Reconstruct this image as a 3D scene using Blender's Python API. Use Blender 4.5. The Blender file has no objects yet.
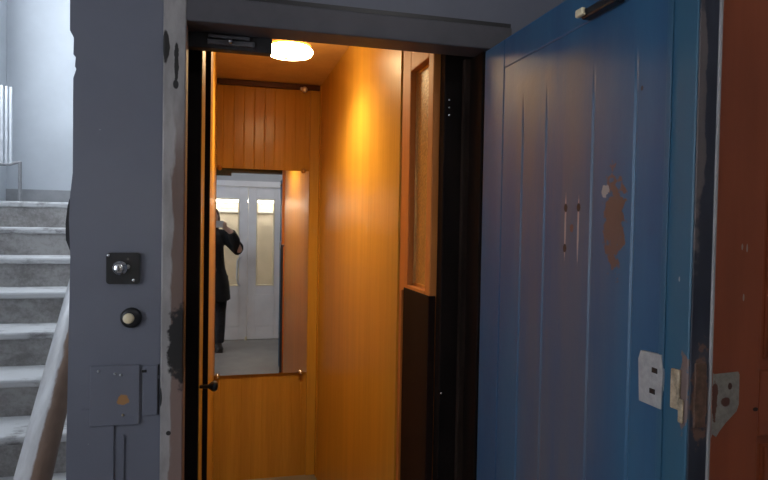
import bpy, bmesh, math, random
from mathutils import Vector, Matrix
random.seed(7)
S = bpy.context.scene
COL = S.collection
PI = math.pi

# ------------------------------------------------------------------ materials
def new_mat(name):
    m = bpy.data.materials.new(name); m.use_nodes = True
    nt = m.node_tree; b = nt.nodes['Principled BSDF']
    return m, nt, b

def node(nt, t, **kw):
    n = nt.nodes.new(t)
    for k, v in kw.items(): setattr(n, k, v)
    return n

def rgb(c): return (c[0], c[1], c[2], 1.0)

def pos(nt, scale=(1, 1, 1), loc=(0, 0, 0)):
    g = node(nt, 'ShaderNodeNewGeometry'); mp = node(nt, 'ShaderNodeMapping')
    mp.inputs['Scale'].default_value = scale; mp.inputs['Location'].default_value = loc
    nt.links.new(g.outputs['Position'], mp.inputs['Vector'])
    return mp.outputs['Vector']

def noise(nt, scale, detail=4, rough=.55, stretch=(1, 1, 1), loc=(0, 0, 0)):
    n = node(nt, 'ShaderNodeTexNoise'); n.inputs['Scale'].default_value = scale
    n.inputs['Detail'].default_value = detail; n.inputs['Roughness'].default_value = rough
    nt.links.new(pos(nt, stretch, loc), n.inputs['Vector'])
    return n.outputs['Fac']

def ramp(nt, fac, lo, hi, a=0., b=1.):
    r = node(nt, 'ShaderNodeMapRange'); r.interpolation_type = 'SMOOTHSTEP'
    r.inputs['From Min'].default_value = lo; r.inputs['From Max'].default_value = hi
    r.inputs['To Min'].default_value = a; r.inputs['To Max'].default_value = b
    nt.links.new(fac, r.inputs['Value']); return r.outputs['Result']

def math_(nt, op, a, b=None):
    n = node(nt, 'ShaderNodeMath', operation=op); n.use_clamp = False
    for i, v in enumerate((a, b)):
        if v is None: continue
        if isinstance(v, (int, float)): n.inputs[i].default_value = v
        else: nt.links.new(v, n.inputs[i])
    return n.outputs[0]

def mix(nt, fac, a, b):
    n = node(nt, 'ShaderNodeMix', data_type='RGBA')
    if isinstance(fac, (int, float)): n.inputs[0].default_value = fac
    else: nt.links.new(fac, n.inputs[0])
    for i, v in ((6, a), (7, b)):
        if isinstance(v, (tuple, list)): n.inputs[i].default_value = rgb(v)
        else: nt.links.new(v, n.inputs[i])
    return n.outputs[2]

def blob(nt, c, r, wob=.6, nscale=30, soft=.25):
    """an irregular spot with its own shape: 1 inside, 0 outside (for chips, rust, stains)"""
    g = node(nt, 'ShaderNodeNewGeometry'); v = node(nt, 'ShaderNodeVectorMath', operation='SUBTRACT')
    nt.links.new(g.outputs['Position'], v.inputs[0]); v.inputs[1].default_value = c
    d = node(nt, 'ShaderNodeVectorMath', operation='DIVIDE')
    nt.links.new(v.outputs[0], d.inputs[0]); d.inputs[1].default_value = r
    l = node(nt, 'ShaderNodeVectorMath', operation='LENGTH'); nt.links.new(d.outputs[0], l.inputs[0])
    n = noise(nt, nscale, 3)
    s = math_(nt, 'ADD', l.outputs['Value'], math_(nt, 'MULTIPLY', math_(nt, 'SUBTRACT', n, .5), wob * 2))
    return ramp(nt, s, 1 + soft / 2, 1 - soft / 2)

def bump(nt, b, h, strength=.2, dist=.01):
    n = node(nt, 'ShaderNodeBump'); n.inputs['Strength'].default_value = strength
    n.inputs['Distance'].default_value = dist
    nt.links.new(h, n.inputs['Height']); nt.links.new(n.outputs[0], b.inputs['Normal'])

def M(name, col, rough=.5, metal=0., var=.15, nscale=8, stretch=(1, 1, 1), bmp=0., spec=.5, coat=0.):
    m, nt, b = new_mat(name)
    f = noise(nt, nscale, 5, .6, stretch)
    lo = tuple(c * (1 - var) for c in col); hi = tuple(min(1, c * (1 + var)) for c in col)
    c = mix(nt, ramp(nt, f, .3, .7), lo, hi)
    nt.links.new(c, b.inputs['Base Color'])
    b.inputs['Roughness'].default_value = rough; b.inputs['Metallic'].default_value = metal
    b.inputs['Specular IOR Level'].default_value = spec; b.inputs['Coat Weight'].default_value = coat
    if bmp: bump(nt, b, noise(nt, nscale * 6, 4, .6, stretch), bmp, .004)
    return m

def emit(name, col, strength):
    m, nt, b = new_mat(name)
    b.inputs['Base Color'].default_value = rgb((.8, .8, .8))
    b.inputs['Emission Color'].default_value = rgb(col); b.inputs['Emission Strength'].default_value = strength
    return m

def wood(name, a, bcol, rough=.35, grain=14, stretch=(1, 1, .05), coat=0.):
    m, nt, b = new_mat(name)
    f = noise(nt, grain, 6, .65, stretch); f2 = noise(nt, grain * 7, 3, .6, stretch)
    s = math_(nt, 'ADD', math_(nt, 'MULTIPLY', f, .7), math_(nt, 'MULTIPLY', f2, .3))
    nt.links.new(mix(nt, ramp(nt, s, .36, .64), a, bcol), b.inputs['Base Color'])
    b.inputs['Roughness'].default_value = rough; b.inputs['Coat Weight'].default_value = coat
    b.inputs['Specular IOR Level'].default_value = .3
    bump(nt, b, f2, .05, .002)
    return m

LAMP_COL = (1.0, .70, .36)
m_wood = wood('varnished_wood', (.50, .275, .040), (.60, .340, .052), .34, 12)
m_woodback = wood('beadboard_wood', (.46, .235, .036), (.57, .305, .048), .24, 12)
m_ceilwood = wood('pale_ceiling_wood', (.66, .47, .22), (.76, .56, .28), .35, 12)
m_cornice = wood('dark_cornice', (.07, .02, .008), (.10, .03, .01))
m_leaf = wood('brown_leaf_wood', (.42, .140, .028), (.52, .185, .038), .5, 16)
m_leafshade = M('shaded_leaf_panel', (.010, .004, .003), .65, 0, .3, 16, (1, 1, .05), 0., .1)  # leaf wood darkened for the light falling off below its window
m_post = M('black_brown_post', (.007, .0045, .004), .65, 0, .4, 20, (1, 1, .2), 0., .1)
m_black = M('black_plastic', (.012, .012, .014), .4, 0, .2, 30)
m_blackgap = M('dark_steel', (.012, .012, .013), .55, .2, .3, 20)
m_chrome = M('worn_chrome', (.72, .72, .74), .22, 1, .1, 40)
m_brass = M('pale_brass', (.62, .40, .16), .3, 1, .15, 40)
m_cream = M('cream_plastic', (.72, .62, .42), .4, 0, .06, 40)
m_ceil = M('ceiling_paint', (.62, .62, .62), .9, 0, .05, 2)
m_white = M('white_plaster', (.66, .69, .73), .85, 0, .04, 3, bmp=.05)
m_hall = M('hall_plaster', (.42, .43, .45), .85, 0, .06, 3, bmp=.05)
m_base = M('grey_skirting', (.40, .40, .41), .8, 0, .12, 8)
m_floor = M('grey_linoleum', (.24, .225, .21), .35, 0, .12, 5)
m_landing = M('landing_stone', (.42, .41, .40), .8, 0, .15, 12)
m_wdoor = M('white_door_paint', (.82, .81, .84), .45, 0, .05, 4)
m_beige = M('beige_wall', (.58, .52, .45), .85, 0, .08, 5)
m_creamwall = M('cream_wall', (.85, .77, .58), .85, 0, .04, 5)
m_rail_metal = M('white_rail_metal', (.68, .70, .74), .4, 0, .06, 20)
m_greyrail = M('grey_rail_metal', (.30, .30, .31), .5, .2, .15, 20)
m_housing = M('housing_steel', (.03, .028, .03), .5, .3, .3, 30)
m_bar = M('grey_lock_bar', (.17, .17, .185), .45, .5, .2, 40, (.3, 1, 1))
m_lampring = wood('lamp_ring_wood', (.45, .20, .05), (.55, .27, .07), .3, 20)
m_diff = emit('lamp_diffuser', LAMP_COL, 40)
m_hall_diff = emit('added_hall_lamp_diffuser', (1.0, .97, .96), 20)
m_strip = emit('vestibule_tube', (1, .91, .74), 44)
m_win = emit('daylit_window_pane', (.82, .91, 1.0), 8.5)
m_added_win = emit('added_hall_pane', (.86, .92, 1.0), 4.6)  # glow of the added hall window
m_skin = M('skin', (.55, .34, .26), .5, 0, .06, 20)
m_coat = M('black_coat', (.003, .003, .004), .8, 0, .3, 60)
m_trouser = M('dark_trousers', (.014, .014, .020), .8, 0, .5, 25)
m_shoe = M('dark_shoe', (.02, .015, .014), .5, 0, .3, 40)
m_hair = M('reddish_hair', (.10, .038, .02), .5, 0, .4, 50, (1, 1, .2))
m_phone = M('pale_phone_case', (.60, .60, .62), .4, 0, .05, 20)
m_lens = M('lens_glass', (.01, .01, .012), .1, 0, .1, 20)

def mirror_mat():
    m, nt, b = new_mat('mirror_silver')
    b.inputs['Base Color'].default_value = rgb((.93, .94, .93)); b.inputs['Metallic'].default_value = 1
    b.inputs['Roughness'].default_value = .015
    return m
m_mirror = mirror_mat()

def glass_mat():
    m, nt, b = new_mat('clear_pane')
    b.inputs['Base Color'].default_value = rgb((.96, .97, .97)); b.inputs['Transmission Weight'].default_value = 1
    b.inputs['Roughness'].default_value = .02; b.inputs['IOR'].default_value = 1.1
    return m
m_glass = glass_mat()

def wired_glass():
    m, nt, b = new_mat('patterned_glass')
    f = noise(nt, 130, 2, .5)
    lower = node(nt, 'ShaderNodeSeparateXYZ'); nt.links.new(node(nt, 'ShaderNodeNewGeometry').outputs['Position'], lower.inputs[0])
    nt.links.new(mix(nt, ramp(nt, f, .35, .65), (.40, .19, .04), (.60, .31, .07)), b.inputs['Base Color'])
    b.inputs['Roughness'].default_value = .35; b.inputs['Transmission Weight'].default_value = .25; b.inputs['Specular IOR Level'].default_value = .3
    bump(nt, b, f, .5, .004)
    return m
m_wired = wired_glass()

def grey_panel():
    m, nt, b = new_mat('grey_painted_steel')
    f = noise(nt, 5, 5, .6); f2 = noise(nt, 60, 3, .5)
    c = mix(nt, ramp(nt, f, .3, .7), (.128, .136, .174), (.140, .149, .188))
    c = mix(nt, math_(nt, 'MULTIPLY', ramp(nt, f2, .74, .78), .5), c, (.34, .34, .36))
    c = mix(nt, blob(nt, (-.205, 1.435, 1.108), (.012, .05, .012), .5, 90), c, (.34, .17, .06))
    nt.links.new(c, b.inputs['Base Color']); b.inputs['Roughness'].default_value = .48
    bump(nt, b, f, .15, .01)
    return m
m_grey = grey_panel()

def jamb_mat():
    m, nt, b = new_mat('chipped_jamb_paint')
    f = noise(nt, 25, 5, .6, (1, 1, .3))
    c = mix(nt, ramp(nt, f, .35, .65), (.24, .225, .225), (.34, .32, .32))
    g = node(nt, 'ShaderNodeSeparateXYZ'); nt.links.new(node(nt, 'ShaderNodeNewGeometry').outputs['Position'], g.inputs[0])
    fx = math_(nt, 'ADD', g.outputs['X'], math_(nt, 'MULTIPLY', math_(nt, 'SUBTRACT', noise(nt, 30, 4, .6, (1, 1, .25)), .5), .035))
    right = ramp(nt, fx, -.109, -.103)
    low = ramp(nt, g.outputs['Z'], 1.80, 1.60)
    rust = math_(nt, 'MULTIPLY', right, low)
    c = mix(nt, math_(nt, 'MULTIPLY', rust, .9), c, (.13, .075, .058))
    lowz = math_(nt, 'MULTIPLY', right, ramp(nt, g.outputs['Z'], 1.22, 1.16))
    c = mix(nt, math_(nt, 'MULTIPLY', lowz, .6), c, (.24, .16, .14))
    for cc, rr, w in (((-.086, 1.45, 1.23), (.027, .12, .085), .6), ((-.122, 1.45, 1.88), (.007, .12, .035), .4),
                      ((-.100, 1.45, 1.845), (.005, .12, .045), .6), ((-.101, 1.45, 1.80), (.006, .12, .010), .3), ((-.110, 1.45, 1.03), (.005, .1, .005), .2), ((-.128, 1.44, 1.11), (.004, .1, .02), .2)):
        c = mix(nt, blob(nt, cc, rr, w, 45), c, (.012, .010, .010))
    nt.links.new(c, b.inputs['Base Color']); b.inputs['Roughness'].default_value = .6
    bump(nt, b, f, .25, .006)
    return m
m_jamb = jamb_mat()
m_lintel = M('shaded_grey_lintel', (.070, .066, .078), .5, 0, .15, 10)  # grey paint darkened to carry the shading on the lintel

def blue_mat():
    m, nt, b = new_mat('worn_blue_paint')
    st = noise(nt, 9, 5, .6, (1, 1, .12)); big = noise(nt, 3.2, 4, .6, (1, 1, .45), (3, 1, 0)); fine = noise(nt, 60, 4, .6)
    c = mix(nt, ramp(nt, st, .32, .68), (.016, .074, .172), (.026, .104, .205))
    g = node(nt, 'ShaderNodeSeparateXYZ'); nt.links.new(node(nt, 'ShaderNodeNewGeometry').outputs['Position'], g.inputs[0])
    yy = math_(nt, 'ADD', g.outputs['Y'], math_(nt, 'MULTIPLY', math_(nt, 'SUBTRACT', big, .5), .22))
    band = math_(nt, 'MULTIPLY', ramp(nt, yy, .84, 1.02), ramp(nt, yy, 1.31, 1.20))
    band = math_(nt, 'MULTIPLY', band, ramp(nt, g.outputs['Z'], 1.86, 1.80))
    wear_spill = math_(nt, 'MULTIPLY', band, ramp(nt, st, .22, .62))  # grey paint wear and the car lamp's spill, both put into the colour
    c = mix(nt, math_(nt, 'MULTIPLY', wear_spill, .85), c, (.098, .098, .122))
    # teal strip by the free edge, pale flecks
    c = mix(nt, math_(nt, 'MULTIPLY', ramp(nt, g.outputs['Y'], .80, .76), .6), c, (.028, .105, .155))
    c = mix(nt, math_(nt, 'MULTIPLY', ramp(nt, fine, .80, .84), .5), c, (.25, .26, .28))
    for cc, rr, w, col in (((.63, .902, 1.515), (.1, .026, .075), 1.3, (.12, .070, .060)),
                           ((.63, .930, 1.562), (.1, .012, .011), 1.4, (.30, .29, .28)),
                           ((.63, 1.054, 1.500), (.1, .0030, .060), .4, (.30, .25, .24)),
                           ((.63, 1.010, 1.500), (.1, .0030, .060), .4, (.30, .25, .24)),
                           ((.63, 1.054, 1.538), (.1, .006, .008), .3, (.01, .01, .01)),
                           ((.63, 1.010, 1.538), (.1, .006, .008), .3, (.01, .01, .01)),
                           ((.63, 1.054, 1.462), (.1, .006, .008), .3, (.01, .01, .01)),
                           ((.63, 1.032, 1.50), (.1, .006, .008), .6, (.12, .06, .05)),
                           ((.63, .840, 1.72), (.1, .003, .004), .3, (.02, .02, .03)),
                           ((.63, .730, 1.275), (.1, .010, .05), 1.2, (.16, .11, .10)),
                           ((.63, .745, 1.43), (.1, .0016, .004), .4, (.30, .32, .34))):
        c = mix(nt, blob(nt, cc, rr, w, 60), c, col)
    nt.links.new(c, b.inputs['Base Color']); b.inputs['Roughness'].default_value = .42
    bump(nt, b, noise(nt, 14, 5, .6), .12, .008)
    return m
m_blue = blue_mat()

def edge_mat():
    m, nt, b = new_mat('dark_door_edge')
    f = noise(nt, 18, 5, .6, (1, 1, .25))
    c = mix(nt, ramp(nt, f, .35, .7), (.012, .015, .028), (.030, .038, .058))
    c = mix(nt, blob(nt, (.648, .72, 1.27), (.014, .05, .065), 1.2, 60), c, (.11, .060, .045))
    c = mix(nt, math_(nt, 'MULTIPLY', blob(nt, (.634, .72, 1.65), (.010, .05, .16), .8, 30), .7), c, (.12, .10, .10))
    nt.links.new(c, b.inputs['Base Color']); b.inputs['Roughness'].default_value = .5
    return m
m_edge = edge_mat()
m_strip_pale = M('pale_edge_strip', (.26, .255, .27), .5, 0, .2, 25, (1, 1, .3))

def plate_mat():
    m, nt, b = new_mat('scratched_white_plate')
    f = noise(nt, 70, 5, .65)
    nt.links.new(mix(nt, ramp(nt, f, .3, .75), (.30, .31, .33), (.42, .43, .44)), b.inputs['Base Color'])
    b.inputs['Roughness'].default_value = .45; b.inputs['Metallic'].default_value = .1
    return m
m_plate = plate_mat()
m_latch = M('rusty_latch', (.34, .28, .20), .6, .2, .45, 70)

def brown_mat():
    m, nt, b = new_mat('brown_painted_wood')
    f = noise(nt, 7, 6, .6, (1, 1, .12)); f2 = noise(nt, 45, 5, .6)
    c = mix(nt, ramp(nt, f, .3, .7), (.33, .084, .036), (.42, .107, .046))
    c = mix(nt, math_(nt, 'MULTIPLY', ramp(nt, f2, .72, .76), .35), c, (.40, .30, .26))
    for cc, rr in (((1.435, 1.46, 1.455), (.003, .1, .009)), ((1.452, 1.46, 1.452), (.003, .1, .013)), ((1.445, 1.46, 1.31), (.003, .1, .010)), ((1.50, 1.46, .985), (.010, .1, .006))):
        c = mix(nt, blob(nt, cc, rr, .4, 60), c, (.42, .36, .32) if cc[2] > 1.1 else (.04, .015, .01))
    nt.links.new(c, b.inputs['Base Color']); b.inputs['Roughness'].default_value = .45
    bump(nt, b, f, .12, .006)
    return m
m_brown = brown_mat()

def patch_mat():
    m, nt, b = new_mat('scraped_primer')
    f = noise(nt, 60, 5, .65)
    c = mix(nt, ramp(nt, f, .3, .7), (.30, .285, .26), (.40, .38, .35))
    c = mix(nt, blob(nt, (1.352, 1.43, 1.03), (.010, .1, .06), .9, 55), c, (.17, .07, .05))
    c = mix(nt, blob(nt, (1.389, 1.43, 1.013), (.016, .1, .013), .5, 60), c, (.15, .06, .045))
    c = mix(nt, blob(nt, (1.404, 1.43, 1.058), (.007, .1, .010), .4, 60), c, (.10, .04, .03))
    nt.links.new(c, b.inputs['Base Color']); b.inputs['Roughness'].default_value = .6
    return m
m_patch = patch_mat()

def stone_mat():
    m, nt, b = new_mat('worn_concrete_steps')
    f = noise(nt, 9, 6, .65, (.6, 1, 1)); f2 = noise(nt, 50, 5, .6)
    s = math_(nt, 'ADD', math_(nt, 'MULTIPLY', f, .65), math_(nt, 'MULTIPLY', f2, .35))
    nt.links.new(mix(nt, ramp(nt, s, .36, .62), (.20, .185, .18), (.36, .345, .335)), b.inputs['Base Color'])
    b.inputs['Roughness'].default_value = .75
    bump(nt, b, f2, .35, .006)
    return m
m_stone = stone_mat()
def nosing_mat():
    m, nt, b = new_mat('worn_step_nosing')
    f = noise(nt, 16, 6, .7, (.5, 1, 1)); f2 = noise(nt, 4, 4, .6)
    s = math_(nt, 'ADD', math_(nt, 'MULTIPLY', f, .6), math_(nt, 'MULTIPLY', f2, .4))
    nt.links.new(mix(nt, ramp(nt, s, .34, .50), (.19, .175, .17), (.55, .545, .55)), b.inputs['Base Color'])
    b.inputs['Roughness'].default_value = .7
    bump(nt, b, f, .4, .008)
    return m
m_nose = nosing_mat()

def rail_mat():
    m, nt, b = new_mat('handrail_worn_paint')
    g = node(nt, 'ShaderNodeSeparateXYZ'); nt.links.new(node(nt, 'ShaderNodeNewGeometry').outputs['Position'], g.inputs[0])
    e = math_(nt, 'ADD', math_(nt, 'ADD', g.outputs['X'], math_(nt, 'MULTIPLY', math_(nt, 'SUBTRACT', g.outputs['Y'], 1.70), .032)), math_(nt, 'MULTIPLY', math_(nt, 'SUBTRACT', noise(nt, 40, 5, .6, (1, .3, .3)), .5), .02))
    # painted top rounding off to bare worn wood on the outer side
    f = ramp(nt, e, -.436, -.428)
    f2 = noise(nt, 30, 5, .6, (1, .2, .2))
    p = mix(nt, ramp(nt, f2, .35, .7), (.40, .39, .40), (.55, .55, .57))
    w = mix(nt, ramp(nt, f2, .3, .7), (.13, .072, .045), (.21, .125, .085))
    nt.links.new(mix(nt, f, p, w), b.inputs['Base Color']); b.inputs['Roughness'].default_value = .45
    return m
m_rail = rail_mat()

# ------------------------------------------------------------------ geometry
def BM(): return bmesh.new()

def box(bm, x0, x1, y0, y1, z0, z1, bev=0., seg=2):
    b = bmesh.new()
    bmesh.ops.create_cube(b, size=1)
    for v in b.verts:
        v.co = Vector((x0 + (v.co.x + .5) * (x1 - x0), y0 + (v.co.y + .5) * (y1 - y0), z0 + (v.co.z + .5) * (z1 - z0)))
    if bev: bmesh.ops.bevel(b, geom=b.edges[:], offset=bev, segments=seg, profile=.5, affect='EDGES')
    join(bm, b); return bm

def join(bm, b):
    me = bpy.data.meshes.new('tmp'); b.to_mesh(me); b.free(); bm.from_mesh(me); bpy.data.meshes.remove(me)

def frame_of(d):
    d = d.normalized(); a = Vector((0, 0, 1)) if abs(d.z) < .9 else Vector((1, 0, 0))
    u = d.cross(a).normalized(); return u, u.cross(d).normalized()

def tube(bm, pts, rad, n=14, cap=True, sq=None):
    """a tube along points with a radius (or (ru, rv)) each"""
    pts = [Vector(p) for p in pts]
    if not isinstance(rad, (list, tuple)): rad = [rad] * len(pts)
    rings = []
    u0 = None
    for i, p in enumerate(pts):
        d = (pts[min(i + 1, len(pts) - 1)] - pts[max(i - 1, 0)])
        u, v = frame_of(d)
        if u0 is not None:
            u = (u0 - d.normalized() * u0.dot(d.normalized())).normalized(); v = u.cross(d.normalized()).normalized()
        u0 = u
        r = rad[i]; ru, rv = r if isinstance(r, tuple) else (r, r)
        rings.append([bm.verts.new(p + u * math.cos(2 * PI * k / n) * ru + v * math.sin(2 * PI * k / n) * rv) for k in range(n)])
    for a, b in zip(rings, rings[1:]):
        for k in range(n): bm.faces.new((a[k], a[(k + 1) % n], b[(k + 1) % n], b[k]))
    if cap:
        bm.faces.new(rings[0][::-1]); bm.faces.new(rings[-1])
    bmesh.ops.recalc_face_normals(bm, faces=bm.faces[:])
    return bm

def ball(bm, c, r, seg=20):
    r = r if isinstance(r, tuple) else (r, r, r)
    b = bmesh.new(); bmesh.ops.create_uvsphere(b, u_segments=seg, v_segments=seg // 2 + 2, radius=1)
    for v in b.verts: v.co = Vector((c[0] + v.co.x * r[0], c[1] + v.co.y * r[1], c[2] + v.co.z * r[2]))
    join(bm, b); return bm

def lathe(bm, prof, c, axis='Z', n=40):
    """prof: list of (radius, height) turned about an axis through c"""
    rings = []
    for r, h in prof:
        ring = []
        for k in range(n):
            a = 2 * PI * k / n; x, y = math.cos(a) * max(r, 1e-5), math.sin(a) * max(r, 1e-5)
            p = {'Z': (x, y, h), 'Y': (x, h, y), 'X': (h, x, y)}[axis]
            ring.append(bm.verts.new(Vector(c) + Vector(p)))
        rings.append(ring)
    for a, b in zip(rings, rings[1:]):
        for k in range(n): bm.faces.new((a[k], a[(k + 1) % n], b[(k + 1) % n], b[k]))
    bm.faces.new(rings[0]); bm.faces.new(rings[-1])
    bmesh.ops.recalc_face_normals(bm, faces=bm.faces[:])
    return bm

def prism(bm, poly, y0, y1, axis='Y'):
    """polygon (a, b) extruded: axis Y -> (x, z), axis X -> (y, z), axis Z -> (x, y)"""
    f = {'Y': lambda a, b, t: (a, t, b), 'X': lambda a, b, t: (t, a, b), 'Z': lambda a, b, t: (a, b, t)}[axis]
    A = [bm.verts.new(f(a, b, y0)) for a, b in poly]; B = [bm.verts.new(f(a, b, y1)) for a, b in poly]
    n = len(poly)
    for k in range(n): bm.faces.new((A[k], A[(k + 1) % n], B[(k + 1) % n], B[k]))
    bm.faces.new(A[::-1]); bm.faces.new(B)
    bmesh.ops.recalc_face_normals(bm, faces=bm.faces[:])
    return bm

def ring_frame(bm, x0, x1, z0, z1, hx0, hx1, hz0, hz1, y0, y1, bev=.002, axis='Y'):
    """a board with one rectangular hole; axis X means the board lies in the y-z plane"""
    for a0, a1, b0, b1 in ((x0, hx0, z0, z1), (hx1, x1, z0, z1), (hx0, hx1, z0, hz0), (hx0, hx1, hz1, z1)):
        if a1 - a0 < 1e-4 or b1 - b0 < 1e-4: continue
        if axis == 'Y': box(bm, a0, a1, y0, y1, b0, b1, bev)
        else: box(bm, y0, y1, a0, a1, b0, b1, bev)
    return bm

def obj(name, bm, mat, parent=None, smooth=False, label=None):
    me = bpy.data.meshes.new(name)
    off = Vector((0, 0, 0)); p = parent
    while p is not None: off += p.location; p = p.parent
    c = Vector((0, 0, 0))
    if parent is None or parent.type == 'MESH' or True:
        # origin at the middle of the mesh's base
        xs = [v.co for v in bm.verts]
        c = Vector(((min(v.x for v in xs) + max(v.x for v in xs)) / 2, (min(v.y for v in xs) + max(v.y for v in xs)) / 2, min(v.z for v in xs)))
    for v in bm.verts: v.co -= c
    bm.to_mesh(me); bm.free()
    if smooth:
        for p_ in me.polygons: p_.use_smooth = True
    me.materials.append(mat)
    o = bpy.data.objects.new(name, me); COL.objects.link(o)
    if parent is not None: o.parent = parent
    o.location = c - off
    if label: o['label'] = label
    return o

def struct(name, bm, mat, parent=None):
    o = obj(name, bm, mat, parent)
    if parent is None: o['kind'] = 'structure'
    return o

def thing(name, label, cat, loc, group=None):
    o = bpy.data.objects.new(name, None); COL.objects.link(o); o.location = loc
    o.empty_display_size = .1
    return tag(o, label, cat, group)

def tag(o, label, cat, group=None):
    o['label'] = label; o['category'] = cat
    if group: o['group'] = group
    return o

def remesh(o, size, smooth=6):
    r = o.modifiers.new('union', 'REMESH'); r.mode = 'VOXEL'; r.voxel_size = size; r.use_smooth_shade = True
    s = o.modifiers.new('smooth', 'SMOOTH'); s.iterations = smooth; s.factor = .5

# ------------------------------------------------------------------ room shell
FY = 1.45          # plane of the elevator front
XL, XR = -1.62, 2.6
BY = -.88          # inner face of the wall with the white doors
HZ = 2.75          # hall ceiling
struct('floor', box(BM(), XL - .1, XR + .1, BY - 2.3, 2.0, -.08, 0), m_floor)
struct('ceiling', box(BM(), XL - .1, XR + .1, BY - .1, 1.9, HZ, HZ + .1), m_ceil)
struct('ceiling_stairwell', box(BM(), XL - .1, 1.6, 1.9, 5.5, 4.3, 4.4), m_ceil)
struct('wall_stairwell_header', box(BM(), XL, -.30, 1.82, 1.9, HZ + .1, 4.3), m_white)
# left wall with the high stair window
b = BM(); ring_frame(b, BY - .1, 2.4, 0, HZ + .1, -.35, .85, .95, 2.2, XL - .1, XL, 0, 'X'); box(b, XL - .1, XL, 2.4, 5.5, 0, 2.35)
box(b, XL - .1, XL, 2.4, 5.5, 3.95, 4.3); box(b, XL - .1, XL, 4.75, 5.5, 2.35, 3.95); box(b, XL - .1, XL, 1.82, 2.4, HZ + .1, 4.3); box(b, XL - .1, XL, 2.4, 2.6, 2.35, 3.95)
struct('wall_left', b, m_white)
w = BM(); ring_frame(w, 2.6, 4.75, 2.35, 3.95, 2.66, 4.69, 2.41, 3.89, XL - .08, XL - .02, .004, 'X')
box(w, XL - .08, XL - .02, 3.64, 3.70, 2.41, 3.89, .004)
wf = struct('window_1', w, m_wdoor)
obj('pane', box(BM(), XL - .06, XL - .05, 2.66, 4.69, 2.41, 3.89), m_win, wf)
w = BM(); ring_frame(w, -.35, .85, .95, 2.2, -.30, .80, 1.0, 2.15, XL - .08, XL - .02, .004, 'X'); box(w, XL - .08, XL - .02, .23, .27, 1.0, 2.15, .004)
wf = struct('added_window_2', w, m_wdoor)  # unseen window added on the left to light the blue door
obj('pane', box(BM(), XL - .06, XL - .05, -.30, .80, 1.0, 2.15), m_added_win, wf)
struct('wall_stairwell', box(BM(), XL - .1, 1.6, 5.4, 5.5, 0, 4.3), m_white)
struct('baseboard_stairwell', box(BM(), XL, 1.6, 5.385, 5.4, 1.602, 1.728, .003), m_base)
struct('wall_right', box(BM(), XR, XR + .1, BY - .1, FY + .1, 0, HZ), m_hall)
# wall behind the camera with the white double door
DX0, DX1, DZ1 = -.48, .845, 1.955
b = BM(); box(b, XL, DX0 - .07, BY - .1, BY, 0, HZ); box(b, DX1 + .07, XR, BY - .1, BY, 0, HZ); box(b, DX0 - .07, DX1 + .07, BY - .1, BY, DZ1 + .07, HZ)
struct('wall_back', b, m_hall)
b = BM(); ring_frame(b, DX0 - .07, DX1 + .07, 0, DZ1 + .07, DX0, DX1, -.0001, DZ1, BY - .10, BY + .015, .004)
struct('trim_1', b, m_wdoor)
# vestibule beyond the white doors
struct('wall_vestibule', box(BM(), -1.6, 2.0, BY - 1.62, BY - 1.55, 0, 1.66), m_beige)
struct('wall_vestibule_upper', box(BM(), -1.6, 2.0, BY - 1.62, BY - 1.55, 1.66, 2.5), m_creamwall)
struct('trim_2', box(BM(), -1.6, 2.0, BY - 1.55, BY - 1.535, 1.645, 1.675, .003), m_wdoor)
b = BM(); box(b, -1.68, -1.6, BY - 1.62, BY - .1, 0, 2.5); struct('wall_vestibule_left', b, m_creamwall)
b = BM(); box(b, 2.0, 2.08, BY - 1.62, BY - .1, 0, 2.5); struct('wall_vestibule_right', b, m_creamwall)
struct('ceiling_vestibule', box(BM(), -1.68, 2.08, BY - 1.62, BY - .1, 2.5, 2.58), m_ceil)

# elevator front: grey sheet-steel column with a torn left edge, and shaft walls
poly = [(-.125, 0), (-.125, HZ), (-.314, HZ), (-.316, 1.90), (-.308, 1.885), (-.309, 1.85), (-.304, 1.845), (-.306, 1.825), (-.303, 1.82), (-.309, 1.80),
        (-.309, 1.60), (-.314, 1.55), (-.316, 1.50), (-.313, 1.42), (-.316, 1.2), (-.319, 1.0), (-.318, 0)]
struct('wall_front', prism(BM(), poly, FY, FY + .012), m_grey)
b = BM(); box(b, -.30, -.20, FY + .013, 4.2, 0, HZ + 1.55); struct('wall_shaft_left', b, m_hall)
b = BM(); prism(b, [(-.30, 1.545), (-.318, 1.545), (-.322, 1.53), (-.326, 1.49), (-.325, 1.455), (-.316, 1.43), (-.30, 1.425)], FY + .015, FY + .035); struct('trim_3', b, m_black)
struct('wall_front_upper', box(BM(), -.1245, .70, FY, FY + .1, 2.012, HZ), m_grey)
struct('wall_front_right', box(BM(), .70, 1.285, FY, FY + .12, 0, HZ), m_grey)
b = BM(); box(b, 1.285, 2.26, FY, FY + .12, 2.22, HZ); box(b, 2.26, XR, FY, FY + .12, 0, HZ); struct('wall_front_far', b, m_hall)
# low strip of steel at the foot of the column (folded seam)
tag_ = BM(); prism(tag_, [(-.298, .10), (-.298, 1.075), (-.290, 1.09), (-.262, 1.09), (-.255, 1.08), (-.255, 1.06), (-.224, 1.055), (-.224, .10)], FY - .004, FY)
struct('trim_4', tag_, m_grey)
b = BM(); box(b, -.207, -.203, FY - .004, FY, .4, 1.03); struct('trim_5', b, m_grey)

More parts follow.
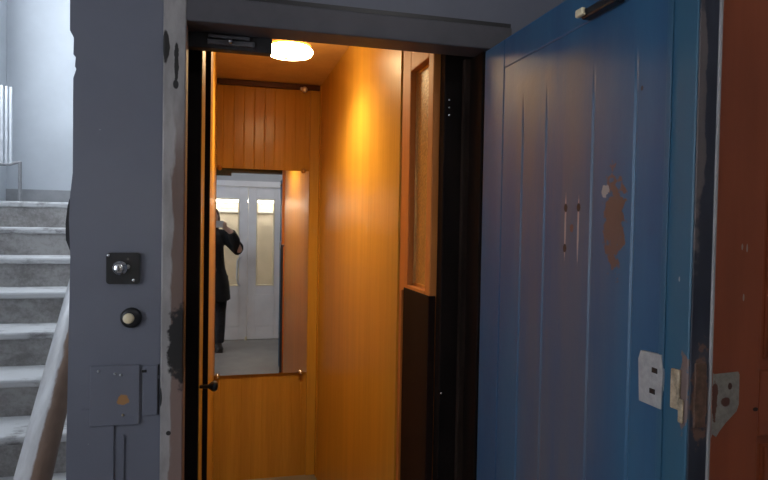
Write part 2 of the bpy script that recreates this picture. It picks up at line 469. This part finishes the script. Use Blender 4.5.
# door frame of the elevator: two jambs and a lintel
b = BM(); box(b, -.128, -.080, FY - .012, FY + .075, 0, 2.0, .003)
struct('trim_6', b, m_jamb)
b = BM(); box(b, .628, .69, FY + .004, FY + .085, 0, 1.94, .003); struct('trim_7', b, m_post)
b = BM(); box(b, -.128, .70, FY - .010, FY + .075, 1.942, 2.0, .003); struct('trim_8', b, m_lintel)
b = BM(); box(b, -.128, .70, FY - .002, FY + .05, 2.0, 2.012); struct('trim_9', b, m_black)
b = BM(); box(b, .614, .634, FY + .086, FY + .105, 0, 1.94, .002); struct('trim_10', b, M('worn_brown_edge', (.022, .014, .011), .6, 0, .4, 20, (1, 1, .2), 0., .1))

# ------------------------------------------------------------------ elevator car
CX0, CX1, CY1, CZ = -.035, .545, 3.62, 2.30
car = thing('elevator_car', 'orange wood-panelled elevator car glowing behind the open doorway', 'elevator', (.25, 2.6, 0))
# beadboard back panel: grooves run down the mesh
def groove_panel(x0, x1, y, z0, z1, step, depth=.004, gw=.006):
    bm = BM(); prof = [(x0, y)]
    x = x0 + step * .6
    while x < x1 - gw:
        prof += [(x - gw / 2, y), (x, y + depth), (x + gw / 2, y)]; x += step
    prof.append((x1, y))
    A = [bm.verts.new((a, c, z0)) for a, c in prof]; B = [bm.verts.new((a, c, z1)) for a, c in prof]
    for k in range(len(prof) - 1): bm.faces.new((A[k], A[k + 1], B[k + 1], B[k]))
    p0 = bm.verts.new((x0, y + .03, z0)), bm.verts.new((x1, y + .03, z0)), bm.verts.new((x1, y + .03, z1)), bm.verts.new((x0, y + .03, z1))
    bm.faces.new(p0[::-1])
    bmesh.ops.recalc_face_normals(bm, faces=bm.faces[:])
    for f in bm.faces:
        if f.normal.y > .5 and f.calc_center_median().y < y + .01: f.normal_flip()
    return bm
obj('back_panel', groove_panel(CX0, .488, 3.612, .02, CZ, .0575, .0014, .008), m_woodback, car)
b = BM(); box(b, .488, CX1, 3.600, 3.64, .02, CZ, .003); obj('corner_trim', b, m_wood, car)
b = BM(); box(b, .541, .556, 3.565, 3.600, .02, CZ, .003); obj('corner_bead', b, m_woodback, car)
b = BM(); box(b, CX1, CX1 + .03, 1.904, 3.565, .02, CZ, .003); obj('side_panel', b, m_wood, car)
b = BM(); box(b, CX0 - .03, CX0, 1.905, 3.64, .02, CZ, .003); obj('side_panel', b, m_wood, car)
b = BM(); box(b, CX0 - .03, CX0 - .001, 1.897, 1.9035, .02, CZ); obj('end_shade_strip', b, m_post, car)  # dark strip stands in for the unlit end of the side panel
b = BM(); box(b, CX0 - .03, CX1 + .05, 1.56, 3.64, CZ, CZ + .03, .002); obj('ceiling_panel', b, m_ceilwood, car)
b = BM(); box(b, CX0 - .03, CX1 + .05, 1.56, 3.64, .0, .02); obj('floor_panel', b, m_floor, car)
b = BM(); box(b, CX0, CX1, 3.585, 3.611, CZ - .032, CZ - .001, .003); obj('cornice', b, m_cornice, car)
b = BM(); box(b, CX1 + .056, CX1 + .07, 1.61, 1.92, .02, CZ, .002); obj('pocket_panel', b, m_wood, car)
b = BM(); box(b, CX0 - .10, CX0 - .086, 1.61, 1.92, .02, CZ, .002); obj('pocket_panel', b, m_post, car)
b = BM(); box(b, .568, .66, 1.562, 1.60, .0, CZ, .003); obj('front_post', b, m_post, car)
b = BM(); box(b, -.14, -.088, 1.562, 1.60, .0, CZ, .003); obj('front_post', b, m_post, car)
b = BM(); box(b, -.088, .568, 1.562, 1.60, 1.972, CZ, .003); obj('front_header', b, m_cornice, car)

b = BM(); lathe(b, [(.0, .034), (.013, .032), (.018, .024), (.014, .014), (.006, .010), (.006, .0)], (.592, 1.600, 1.475), 'Y', 24); obj('post_knob', b, m_cream, car, True)
for zz in (1.835, 1.815, 1.795, 1.05):
    b = BM(); lathe(b, [(0, -.003), (.0028, -.0025), (.0035, 0)], (.582 if zz > 1.1 else .575, 1.562, zz), 'Y', 12); obj('screw', b, m_chrome, car, True)
# mirror on the back panel
mir = thing('wall_mirror', 'tall frameless mirror screwed to the back panel of the elevator', 'mirror', (.22, 3.60, .63))
b = BM(); box(b, -.034, .487, 3.594, 3.599, .632, 1.803, .0015, 1); obj('mirror_glass', b, m_mirror, mir)
for (sx, sz) in ((-.016, 1.803), (.452, 1.803), (-.016, .632), (.452, .632)):
    b = BM(); lathe(b, [(0, -.024), (.009, -.022), (.014, -.015), (.014, -.006), (.009, .004)], (sx, 3.598, sz), 'Y', 20)
    obj('mirror_screw', b, m_chrome if sz < 1 else m_brass, mir, True)
mir.rotation_euler.z = math.radians(.5)

# round ceiling lamp
lx, ly = .254, 2.50
lamp = thing('ceiling_lamp', 'round glowing lamp disc on the elevator ceiling', 'lamp', (lx, ly, CZ))
b = BM(); lathe(b, [(.085, 0), (.085, -.012), (.060, -.020), (.055, -.086), (.0, -.086)], (lx, ly, CZ), 'Z', 40); obj('mounting_stem', b, m_lampring, lamp, False)
b = BM(); lathe(b, [(.0, -.0621), (.078, -.0621), (.084, -.070), (.080, -.078), (.0, -.078)], (lx, ly, CZ - .024), 'Z', 48); obj('mounting_ring', b, m_lampring, lamp, False)
b = BM(); lathe(b, [(.0, -.0781), (.079, -.0785), (.091, -.090), (.091, -.098), (.084, -.108), (.05, -.113), (.0, -.1145)], (lx, ly, CZ - .024), 'Z', 48); obj('lamp_shade', b, m_diff, lamp, True)
b = BM(); lathe(b, [(.0, -.1146), (.009, -.1146), (.007, -.119), (.0, -.120)], (lx - .012, ly + .025, CZ - .024), 'Z', 16); obj('finial', b, m_brass, lamp, True)
ld_ = bpy.data.lights.new('ceiling_lamp_light', 'SPOT'); lo_ = bpy.data.objects.new('ceiling_lamp_light', ld_); COL.objects.link(lo_)
lo_.parent = lamp; lo_.location = (0, 0, -.150); ld_.energy = 42; ld_.color = LAMP_COL
ld_.spot_size = math.radians(165); ld_.spot_blend = .8; ld_.shadow_soft_size = .06

# small metal clip under the cornice
clip = thing('ceiling_clip', 'tiny shiny metal clip below the dark cornice beside the ceiling lamp', 'clip', (.445, 3.58, 2.27))
b = BM(); box(b, .425, .462, 3.560, 3.585, 2.262, 2.277, .003); ball(b, (.448, 3.556, 2.262), .017, 20); obj('clip_body', b, M('bright_nickel', (.9, .9, .9), .42, 1, .03, 30), clip, True)

# car door leaves, folded back along the side walls
lr = thing('car_door', 'brown wooden car door leaf with tall narrow patterned glass window', 'door', (.57, 1.73, .02))
LX = .550
b = BM(); ring_frame(b, 1.602, 1.902, .02, 2.06, 1.645, 1.815, 1.318, 1.966, LX, LX + .034, .003, 'X')
obj('leaf', b, m_leaf, lr)
b = BM(); ring_frame(b, 1.645, 1.815, 1.318, 1.966, 1.653, 1.807, 1.327, 1.958, LX + .018, LX + .028, .002, 'X'); obj('glazing_bead', b, m_brass, lr)
obj('glass_pane', box(BM(), LX + .021, LX + .025, 1.653, 1.807, 1.327, 1.958), m_wired, lr)
b = BM(); box(b, LX - .004, LX + .0, 1.603, 1.838, .05, 1.308, .0015); box(b, LX - .004, LX + .016, 1.597, 1.6035, .05, 1.308, .001); obj('lower_panel', b, m_leafshade, lr)  # dark overlay paints in the shade low on the leaf and its front edge
b = BM(); box(b, LX - .010, LX, 1.842, 1.850, .05, 1.30, .002); obj('cover_strip', b, m_leaf, lr)
ll = thing('car_door', 'narrow edge-on wooden car door leaf with dark knob beside the mirror', 'door', (-.065, 1.73, .02))
b = BM(); ring_frame(b, 1.602, 1.895, .02, 2.06, 1.645, 1.815, 1.318, 1.966, -.086, -.052, .003, 'X'); obj('leaf', b, m_post, ll)
b = BM(); box(b, -.0525, -.0505, 1.606, 1.893, .03, 2.05, .0008); obj('face_panel', b, m_wood, ll)
obj('glass_pane', box(BM(), -.072, -.068, 1.645, 1.815, 1.318, 1.966), m_wired, ll)
b = BM(); lathe(b, [(.0, .048), (.010, .046), (.014, .039), (.011, .031), (.005, .024), (.004, .0)], (-.053, 1.625, 1.082), 'X', 24); obj('knob', b, m_black, ll, True)

# lock housing under the lintel
lk = thing('door_lock_housing', 'dark lock housing with grey bars under the lintel above the doorway', 'lock', (.01, 1.55, 1.905))
b = BM(); box(b, -.083, .112, 1.5255, 1.558, 1.908, 1.975, .002); obj('housing', b, m_housing, lk)
b = BM(); box(b, -.038, .072, 1.518, 1.5265, 1.917, 1.929, .002); obj('bar', b, m_bar, lk)
b = BM(); box(b, -.036, .060, 1.518, 1.5265, 1.932, 1.9405, .002); obj('bar', b, m_bar, lk)
b = BM(); lathe(b, [(0, -.014), (.005, -.013), (.006, 0)], (.014, 1.518, 1.924), 'Y', 12); obj('bolt', b, m_chrome, lk, True)

# ------------------------------------------------------------------ blue elevator door, standing open
PX = .63; DY0, DY1 = .722, 1.444; DZB, DZT = .02, 1.936
door = thing('elevator_door', 'open blue steel elevator door with pressed grooves and worn paint', 'door', (.65, 1.444, .02))
grooves = [1.234, 1.133, .969, .853]
def dep(y, z):
    d = 0.
    t = max(0, min(1, (1.80 - z) / .10)); t = t * t * (3 - 2 * t)
    for g in grooves:
        e = y - g                         # plates lap: sharp on the hinge side, sloping on the other
        if -.004 < e <= 0.002: d = max(d, .0026 * (e + .004) / .006)
        elif .002 < e < .006: d = max(d, .0026 * (1 - (e - .002) / .004))
    return d * t
ys = sorted(set([.775, 1.333] + [g + k for g in grooves for k in (-.010, -.004, -.002, 0, .002, .004, .006, .010)]))
zs = [DZB + .02, .5, 1.0, 1.4, 1.62, 1.70, 1.72, 1.74, 1.76, 1.78, 1.80, 1.868]
bm = BM()
G = [[bm.verts.new((PX + .0015 + dep(y, z), y, z)) for z in zs] for y in ys]
for i in range(len(ys) - 1):
    for j in range(len(zs) - 1): bm.faces.new((G[i][j], G[i][j + 1], G[i + 1][j + 1], G[i + 1][j]))
bmesh.ops.recalc_face_normals(bm, faces=bm.faces[:])
if sum(f.normal.x for f in bm.faces) > 0:
    for f in bm.faces: f.normal_flip()
obj('panel', bm, m_blue, door)
b = BM(); ring_frame(b, DY0, DY1, DZB, DZT, .775, 1.333, DZB + .02, 1.868, PX, PX + .03, .003, 'X'); obj('border_frame', b, m_blue, door)
b = BM(); box(b, PX + .0045 + .01, PX + .031, DY0 + .004, DY1, DZB, DZT, .001); obj('core', b, m_edge, door)
b = BM(); box(b, PX + .001, PX + .031, DY0 - .003, DY0, DZB, DZT, .001); obj('edge_face', b, m_edge, door)
b = BM(); box(b, PX + .031, PX + .0365, DY0 - .005, DY1, DZB, DZT, .002); obj('outer_sheet', b, m_strip_pale, door)
b = BM(); box(b, PX - .0025, PX + .001, .770, .781, DZB, 1.93, .001); obj('fold_seam', b, m_blue, door)
b = BM()
prism(b, [(.771, 1.236), (.820, 1.236), (.824, 1.30), (.819, 1.314), (.773, 1.316), (.769, 1.29)], PX - .004, PX + .001, 'X')
lp = obj('lock_plate', b, m_plate, door, label='scratched white lock plate with two dark slots')
for (yy, zz) in ((.786, 1.290), (.790, 1.258)):
    b = BM(); box(b, PX - .0052, PX - .0035, yy - .006, yy + .006, zz - .004, zz + .004, .0008); obj('slot', b, m_black, lp)
b = BM(); box(b, PX - .005, PX, .735, .752, 1.245, 1.302, .002); box(b, PX - .004, PX, .728, .737, 1.228, 1.262, .002); obj('latch_plate', b, m_latch, door)
b = BM(); box(b, .637, .655, DY0 - .006, DY0 - .002, 1.225, 1.315, .001); obj('strike_plate', b, M('rusted_strike', (.10, .055, .04), .7, .2, .4, 60), door)
b = BM(); box(b, PX - .020, PX, .885, .985, 1.868, 1.885, .004); box(b, PX - .028, PX - .004, .965, .988, 1.872, 1.884, .003); obj('top_bracket', b, m_black, door)
b = BM(); box(b, PX - .030, PX - .021, .965, .988, 1.871, 1.885, .003); obj('bracket_roller', b, m_cream, door)
for zz in (.35, 1.0, 1.65):
    b = BM(); tube(b, [(.667, 1.444, zz), (.667, 1.444, zz + .09)], .006, 12); obj('hinge', b, m_blackgap, door)

# ------------------------------------------------------------------ buttons and covers on the column
ks = thing('key_switch', 'square black key switch plate with chrome lock on the grey column', 'switch', (-.207, FY, 1.361))
b = BM(); prism(b, [(cx_ + .007 * math.cos(a), cz_ + .007 * math.sin(a)) for cx_, cz_, a0_ in ((-.1795, 1.4225, 0), (-.2335, 1.4225, 90), (-.2335, 1.3685, 180), (-.1795, 1.3685, 270)) for a in [math.radians(a0_ + k * 15) for k in range(7)]], FY - .008, FY); obj('plate', b, m_black, ks)
b = BM(); lathe(b, [(0, -.024), (.009, -.024), (.0105, -.022), (.0105, -.010), (.015, -.009), (.016, 0)], (-.212, FY - .007, 1.397), 'Y', 28); kc = obj('key_cylinder', b, m_chrome, ks, True)
b = BM(); box(b, -.2128, -.2112, FY - .0315, FY - .030, 1.391, 1.403); obj('key_slot', b, m_black, kc)
b = BM(); lathe(b, [(0, -.006), (.004, -.005), (.005, 0)], (-.197, FY - .008, 1.399), 'Y', 16); obj('indicator', b, m_plate, ks, True)
for (sx, sz) in ((-.236, 1.424), (-.185, 1.370)):
    b = BM(); lathe(b, [(0, -.003), (.0032, -.0025), (.004, 0)], (sx, FY - .008, sz), 'Y', 14); obj('screw', b, m_chrome, ks, True)
pb = thing('call_button', 'round black call button with cream centre on the grey column', 'button', (-.190, FY, 1.266))
b = BM(); lathe(b, [(0, -.010), (.014, -.012), (.0205, -.009), (.0225, -.004), (.0225, 0)], (-.190, FY, 1.287), 'Y', 32); obj('bezel', b, m_black, pb, True)
b = BM(); lathe(b, [(0, -.0185), (.009, -.018), (.0115, -.015), (.0115, -.010)], (-.194, FY, 1.287), 'Y', 28); obj('button', b, m_cream, pb, True)
ac = thing('cover_plate', 'small grey steel cover plate with a rust stain low on the column', 'cover', (-.22, FY, 1.035))
b = BM(); box(b, -.272, -.171, FY - .007, FY - .0005, 1.052, 1.184, .002); obj('plate', b, m_grey, ac)
for (sx, sz) in ((-.255, 1.173), (-.222, 1.166), (-.210, 1.163), (-.205, 1.075)):
    b = BM(); lathe(b, [(0, -.003), (.0025, -.0025), (.003, 0)], (sx, FY - .007, sz), 'Y', 12); obj('screw', b, m_plate if sz > 1.1 else m_latch, ac, True)
hs = thing('latch_keeper', 'flat grey steel keeper strip beside the cover plate on the column', 'latch', (-.15, FY, 1.06))
b = BM(); box(b, -.166, -.134, FY - .005, FY, 1.070, 1.180, .002); obj('strip', b, m_grey, hs)
b = BM(); box(b, -.167, -.157, FY - .0065, FY - .0045, 1.166, 1.172, .0005); obj('slot', b, m_black, hs)
b = BM(); box(b, -.1335, -.1310, FY - .002, FY, 1.070, 1.150); box(b, -.1335, -.1310, FY - .002, FY, 1.158, 1.182); obj('gap', b, m_black, hs)

# ------------------------------------------------------------------ brown panelled apartment door at the right
ad = thing('apartment_door', 'brown panelled wooden door with a pale scraped lock patch', 'door', (1.78, FY, 0))
b = BM()
X0, X1 = 1.335, 2.225
for a0, a1, c0, c1 in ((X0, 1.511, .03, 2.2), (X1 - .176, X1, .03, 2.2), (1.513, X1 - .178, .03, .28), (1.513, X1 - .178, .905, 1.095), (1.513, X1 - .178, 2.05, 2.2), (1.695, 1.865, .282, .903), (1.695, 1.865, 1.097, 2.048)):
    box(b, a0, a1, FY, FY + .04, c0, c1, .004)
obj('stiles_and_rails', b, m_brown, ad)
for (a0, a1) in ((1.511, 1.697), (1.863, X1 - .176)):
    for (c0, c1) in ((.28, .905), (1.095, 2.05)):
        b = BM(); box(b, a0, a1, FY + .022, FY + .034, c0, c1, .002); box(b, a0 + .035, a1 - .035, FY + .006, FY + .016, c0 + .035, c1 - .035, .006); box(b, a0 + .03, a1 - .03, FY + .015, FY + .023, c0 + .03, c1 - .03, .003); obj('door_panel', b, m_brown, ad)
b = BM(); prism(b, [(1.337, 1.105), (1.350, 1.094), (1.432, 1.098), (1.436, 1.09), (1.437, 1.005), (1.430, .985), (1.395, .955), (1.372, .930), (1.362, .915), (1.348, .925), (1.341, .90), (1.336, .93)], FY - .0035, FY + .001)
obj('lock_patch', b, m_patch, ad, label='pale scraped patch with old lock holes')
b = BM(); box(b, X0 - .048, X0 - .004, FY - .02, FY + .10, 0, 2.22, .004); box(b, X1 + .004, X1 + .035, FY - .02, FY + .10, 0, 2.22, .004); box(b, X0 - .048, X1 + .035, FY - .02, FY + .10, 2.204, 2.25, .004)
struct('trim_11', b, m_brown)

# ------------------------------------------------------------------ stairs
st = thing('staircase', 'worn grey concrete stairs climbing beside the grey column', 'stairs', (-.96, 3.1, 0))
SX0, SX1 = XL + .01, -.302
RZ, GO, Y0, Z0 = .16, .27, 4.036, 1.447
for j in range(0, 9):
    zt = Z0 - RZ * j; yn = Y0 - GO * j
    bt = max(0, zt - RZ - .02)
    b = BM(); box(b, SX0, SX1, yn + .012, yn + GO + .014, bt, zt - .034); sp = obj('step', b, m_stone, st)
    # rounded nosing slab
    b = BM(); pr = [(yn + GO + .011, zt - .034), (yn + GO + .011, zt), (yn + .010, zt), (yn + .003, zt - .004), (yn, zt - .012), (yn + .001, zt - .028), (yn + .006, zt - .034)]
    prism(b, pr, SX0, SX1, 'X'); obj('tread', b, m_nose, sp)
zl = Z0 + RZ; yl = Y0 + GO
b = BM(); box(b, SX0, 1.5, yl + .012, 5.38, zl - .16, zl - .036); ld = obj('landing', b, m_stone, st)
b = BM(); prism(b, [(5.38, zl - .036), (5.38, zl), (yl + .010, zl), (yl + .003, zl - .004), (yl, zl - .012), (yl + .001, zl - .030), (yl + .006, zl - .036)], SX0, 1.5, 'X'); obj('tread', b, m_nose, ld)
# handrail along the shaft side
hr = thing('handrail', 'wooden handrail with worn white paint running up beside the column', 'handrail', (-.44, 1.40, 0))
def rail_pt(y): return Vector((-.436 - (y - 1.70) * .032, y, .910 + (y - 1.70) * .645))
b = BM(); tube(b, [rail_pt(1.30), rail_pt(1.5), rail_pt(2.2), rail_pt(3.0), rail_pt(3.9)], [(.042, .038)] * 5, 20); obj('rail', b, m_rail, hr, True)
for y in (1.95, 2.8, 3.6):
    p = rail_pt(y); b = BM(); tube(b, [p + Vector((.0, 0, -.02)), p + Vector((.01, 0, -.075)), p + Vector((.05, 0, -.085)), p + Vector((.135, 0, -.085))], .008, 10); obj('bracket', b, m_blackgap, hr, True)
p = rail_pt(1.36); b = BM(); box(b, p.x - .025, p.x + .025, p.y - .02, p.y + .02, 0, p.z - .02, .004); obj('newel_post', b, m_greyrail, hr)
# railing on the landing
rl = thing('stair_railing', 'short railing of thin white bars on the stair landing', 'railing', (-1.44, 4.5, zl))
b = BM(); tube(b, [(-1.272, 4.5, zl), (-1.272, 4.5, 1.865)], .011, 10); obj('post', b, m_greyrail, rl)
b = BM(); tube(b, [(XL + .005, 4.5, 1.842), (-1.330, 4.5, 1.848), (-1.285, 4.5, 1.864), (-1.265, 4.5, 1.862)], .010, 10); obj('bottom_rail', b, m_greyrail, rl)
for i, x in enumerate((-1.325, -1.350, -1.377, -1.405, -1.43, -1.455, -1.48, -1.505, -1.53, -1.555, -1.58)):
    b = BM(); box(b, x - .0075, x + .0075, 4.492, 4.508, 1.845, 2.346 + .004 * i, .002); obj('baluster', b, m_rail_metal, rl)

# ------------------------------------------------------------------ white glazed doors behind the camera (seen in the mirror)
def leaf(label, x0, x1, g0, g1, handle=None):
    t = thing('glazed_door', label, 'door', ((x0 + x1) / 2, BY - .05, 0))
    b = BM(); ring_frame(b, x0, x1, .004, DZ1 - .004, g0, g1, .69, 1.80, BY - .05, BY - .008, .003); obj('leaf', b, m_wdoor, t)
    b = BM(); ring_frame(b, g0, g1, .69, 1.80, g0 + .014, g1 - .014, .704, 1.786, BY - .045, BY - .002, .003); obj('glazing_bead', b, m_creamwall, t)
    obj('glass_pane', box(BM(), g0 + .014, g1 - .014, BY - .031, BY - .027, .704, 1.786), m_glass, t)
    b = BM(); box(b, g0 - .01, g1 + .01, BY - .008, BY - .002, .17, .58, .003); obj('lower_panel', b, m_wdoor, t)
    if handle:
        hx = handle
        b = BM(); tube(b, [(hx, BY - .01, 1.06), (hx, BY + .05, 1.06), (hx - .035, BY + .06, 1.02), (hx - .04, BY + .06, .80), (hx - .02, BY + .055, .72), (hx, BY + .05, .705), (hx, BY - .01, .705)], .011, 12); obj('pull_handle', b, m_rail_metal, t, True)
    return t
leaf('wide white glazed door leaf with pull handle behind the person in the mirror', DX0 + .004, .398, -.34, .290, .303)
leaf('narrow white glazed door leaf right of the person in the mirror', .402, DX1 - .004, .503, .733)
b = BM(); lathe(b, [(0, .05), (.012, .045), (.016, .02), (.016, 0)], (.385, BY + .03, 0), 'Z', 16)
tag(obj('door_stop', b, m_cream, None, True), 'tiny pale door stop on the floor before the white doors', 'door stop')
vt = thing('tube_lamp', 'glowing tube lamp on the cream wall beyond the white doors', 'lamp', (.3, BY - 1.5, 1.9))
b = BM(); box(b, -1.2, 1.8, BY - 1.55, BY - 1.50, 1.80, 1.86, .003); obj('lamp_body', b, m_wdoor, vt)
b = BM(); tube(b, [(-1.18, BY - 1.475, 1.82), (1.78, BY - 1.475, 1.82)], .022, 14); obj('tube', b, m_strip, vt, True)
# unseen ceiling lamp, added to light the hall and the brown door
hx_, hy_ = .75, -.12
hl = thing('added_hall_lamp', 'added unseen dome lamp on the hall ceiling near the white doors', 'lamp', (hx_, hy_, HZ))
b = BM(); lathe(b, [(.17, 0), (.17, -.02), (.15, -.022), (0, -.022)], (hx_, hy_, HZ), 'Z', 40); obj('lamp_base', b, m_wdoor, hl)
b = BM(); lathe(b, [(.15, -.0221), (.145, -.05), (.11, -.08), (.06, -.096), (0, -.10)], (hx_, hy_, HZ), 'Z', 40); obj('lamp_shade', b, m_hall_diff, hl, True)

# ------------------------------------------------------------------ camera basis (the phone is held behind it)
cam_d = bpy.data.cameras.new('camera'); cam = bpy.data.objects.new('camera', cam_d); COL.objects.link(cam)
yaw, pit, rol = math.radians(14.664), math.radians(1.4016), math.radians(1.0)
fw = Vector((math.sin(yaw) * math.cos(pit), math.cos(yaw) * math.cos(pit), -math.sin(pit)))
r0 = Vector((math.cos(yaw), -math.sin(yaw), 0)); u0 = r0.cross(fw)
rt = r0 * math.cos(rol) + u0 * math.sin(rol); up = rt.cross(fw)
CO = Vector((0, 0, 1.5))
cam.matrix_world = Matrix(((rt.x, up.x, -fw.x, CO.x), (rt.y, up.y, -fw.y, CO.y), (rt.z, up.z, -fw.z, CO.z), (0, 0, 0, 1)))
cam_d.sensor_fit = 'HORIZONTAL'; cam_d.sensor_width = 36; cam_d.lens = 620 / 768 * 36; cam_d.clip_start = .005
S.camera = cam

# ------------------------------------------------------------------ person with phone
pr_ = thing('person', 'person in a black coat holding a phone up, seen in the mirror', 'person', (-.09, -.30, 0))
bx_, by_ = -.055, -.30
b = BM()
# trunk, neck, head
tube(b, [(bx_, by_, .80), (bx_, by_, .92), (bx_, by_, 1.08), (bx_, by_, 1.24), (bx_, by_ , 1.35), (bx_, by_, 1.40)],
     [(.165, .11), (.17, .12), (.14, .10), (.165, .115), (.15, .09), (.07, .06)], 24)
tube(b, [(bx_, by_, 1.36), (bx_ + .005, by_ + .01, 1.43), (bx_ + .01, by_ + .02, 1.48)], [.058, .052, .05], 18)
hc = (bx_ + .012, by_ + .03, 1.545)
ball(b, hc, (.073, .092, .108), 28); ball(b, (hc[0], hc[1] + .03, hc[2] - .05), (.055, .06, .06), 20)
ball(b, (hc[0], hc[1] + .092, hc[2] - .018), (.013, .018, .018), 12)           # nose
ball(b, (hc[0], hc[1] + .083, hc[2] - .058), (.024, .012, .010), 12)          # lips
for s in (-1, 1): ball(b, (hc[0] + s * .075, hc[1] - .003, hc[2] - .012), (.012, .020, .030), 12)
# legs
for s in (-1, 1):
    x = bx_ + s * .095
    tube(b, [(x, by_, .86), (x, by_ + .01, .62), (x, by_ + .012, .46), (x, by_ - .005, .30), (x, by_ - .015, .09)], [.088, .073, .055, .054, .040], 18)
    tube(b, [(x, by_ - .05, .045), (x, by_ + .04, .045), (x + s * .01, by_ + .15, .030)], [(.034, .035), (.040, .036), (.036, .022)], 14)
# the phone's plane
def cp(a, c, d): return CO + rt * a + up * c - fw * d
arms = {1: [(bx_ + .165, by_, 1.345), (.262, -.235, 1.18), (.165, -.095, 1.385), tuple(cp(.102, -.055, .055))],
        -1: [(bx_ - .165, by_, 1.345), (-.395, -.235, 1.16), (-.215, -.09, 1.375), tuple(cp(-.085, -.055, .055))]}
for s, P_ in arms.items():
    tube(b, P_, [.055, .043, .030, .026], 16)
    w_ = Vector(P_[3])
    ball(b, tuple(w_ + up * .02), (.034, .022, .040), 16)                      # palm
    for k in range(4):                                                          # fingers close over the back of the phone
        base = w_ + up * (.042 - .020 * k) + rt * (s * .020)
        L = (.030, .036, .034, .028)[k]
        q = [base, base + fw * .030 + rt * (s * -.004), base + fw * .043 - rt * (s * (.012)), base + fw * .046 - rt * (s * (.012 + L))]
        tube(b, q, [.0090, .0085, .0080, .0070], 10)
    q = [w_ + up * .005 - rt * (s * .005), w_ + up * .030 - rt * (s * .022) - fw * .012, w_ + up * .042 - rt * (s * .045) + fw * .0]
    tube(b, q, [.011, .010, .008], 10)
body = obj('body', b, m_skin, pr_); remesh(body, .0065, 4)
# hair
b = BM(); ball(b, (hc[0], hc[1] - .022, hc[2] + .022), (.086, .092, .104), 28); ball(b, (hc[0], hc[1] - .055, hc[2] - .06), (.078, .055, .10), 20)
for s in (-1, 1): ball(b, (hc[0] + s * .066, hc[1] - .01, hc[2] - .04), (.024, .045, .095), 16)
hair = obj('hair', b, m_hair, pr_); remesh(hair, .008, 3)
for s in (-1, 1):
    b = BM(); ball(b, (hc[0] + s * .031, hc[1] + .083, hc[2] + .004), (.011, .008, .008), 12); obj('eye', b, m_lens, pr_, True)
# coat
b = BM()
tube(b, [(bx_ + .03, by_, .60), (bx_ + .03, by_, .78), (bx_, by_, .95), (bx_, by_, 1.10), (bx_, by_, 1.25), (bx_, by_, 1.35), (bx_, by_, 1.405)],
     [(.330, .20), (.310, .185), (.275, .165), (.235, .15), (.225, .145), (.195, .12), (.09, .08)], 32)
tube(b, [(bx_, by_ + .0, 1.36), (bx_, by_ + .005, 1.42), (bx_, by_ + .008, 1.445)], [(.10, .09), (.078, .076), (.078, .076)], 24)
for s, P_ in arms.items():
    P2 = [Vector(p) for p in P_]
    tube(b, [(bx_ + s * .10, by_, 1.335), P2[0], P2[1], P2[1].lerp(P2[2], .5), P2[2]], [.082, .085, .076, .062, .050], 18)
coat = obj('coat', b, m_coat, pr_); remesh(coat, .010, 5)
b = BM()
for s in (-1, 1):
    x = bx_ + s * .095
    tube(b, [(x, by_, .88), (x, by_ + .01, .62), (x, by_ + .012, .46), (x, by_ - .002, .30), (x, by_ - .012, .085)], [.11, .10, .084, .080, .066], 18)
tr = obj('trousers', b, m_trouser, pr_); remesh(tr, .009, 4)
for s in (-1, 1):
    x = bx_ + s * .095
    b = BM(); tube(b, [(x, by_ - .075, .045), (x, by_ - .03, .055), (x, by_ + .05, .05), (x + s * .012, by_ + .15, .038), (x + s * .014, by_ + .19, .030)],
                   [(.032, .040), (.042, .052), (.046, .046), (.046, .036), (.028, .024)], 18)
    box(b, x - .045 + s * .006, x + .045 + s * .006, by_ - .095, by_ + .19, .0, .018, .006)
    sh = obj('shoe', b, m_shoe, pr_); remesh(sh, .007, 4)
ph = thing('smartphone', "pale phone held up sideways in the person's hands in the mirror", 'phone', tuple(cp(.01, -.035, .03)))
b = BM(); box(b, -.078, .078, -.0375, .0375, -.004, .004, .003, 3)
mt = Matrix((rt, up, fw)).transposed()
for v in b.verts: v.co = mt @ v.co + cp(.015, -.026, .026)
obj('phone_body', b, m_phone, ph)
b = BM(); lathe(b, [(0, 0), (.006, 0), (.007, -.002), (.007, -.004)], (0, 0, 0), 'Z', 20)
for v in b.verts: v.co = mt @ (v.co + Vector((0, 0, .003))) + cp(0, 0, .020)
obj('lens', b, m_lens, ph, True)

# ------------------------------------------------------------------ world and view
w = bpy.data.worlds.new('World'); S.world = w; w.use_nodes = True
w.node_tree.nodes['Background'].inputs[0].default_value = (.55, .65, .8, 1); w.node_tree.nodes['Background'].inputs[1].default_value = .25
S.view_settings.view_transform = 'Standard'; S.view_settings.look = 'None'; S.view_settings.gamma = 1; S.view_settings.use_curve_mapping = False
S.view_settings.exposure = 0
S.cycles.max_bounces = 10; S.cycles.use_denoising = True
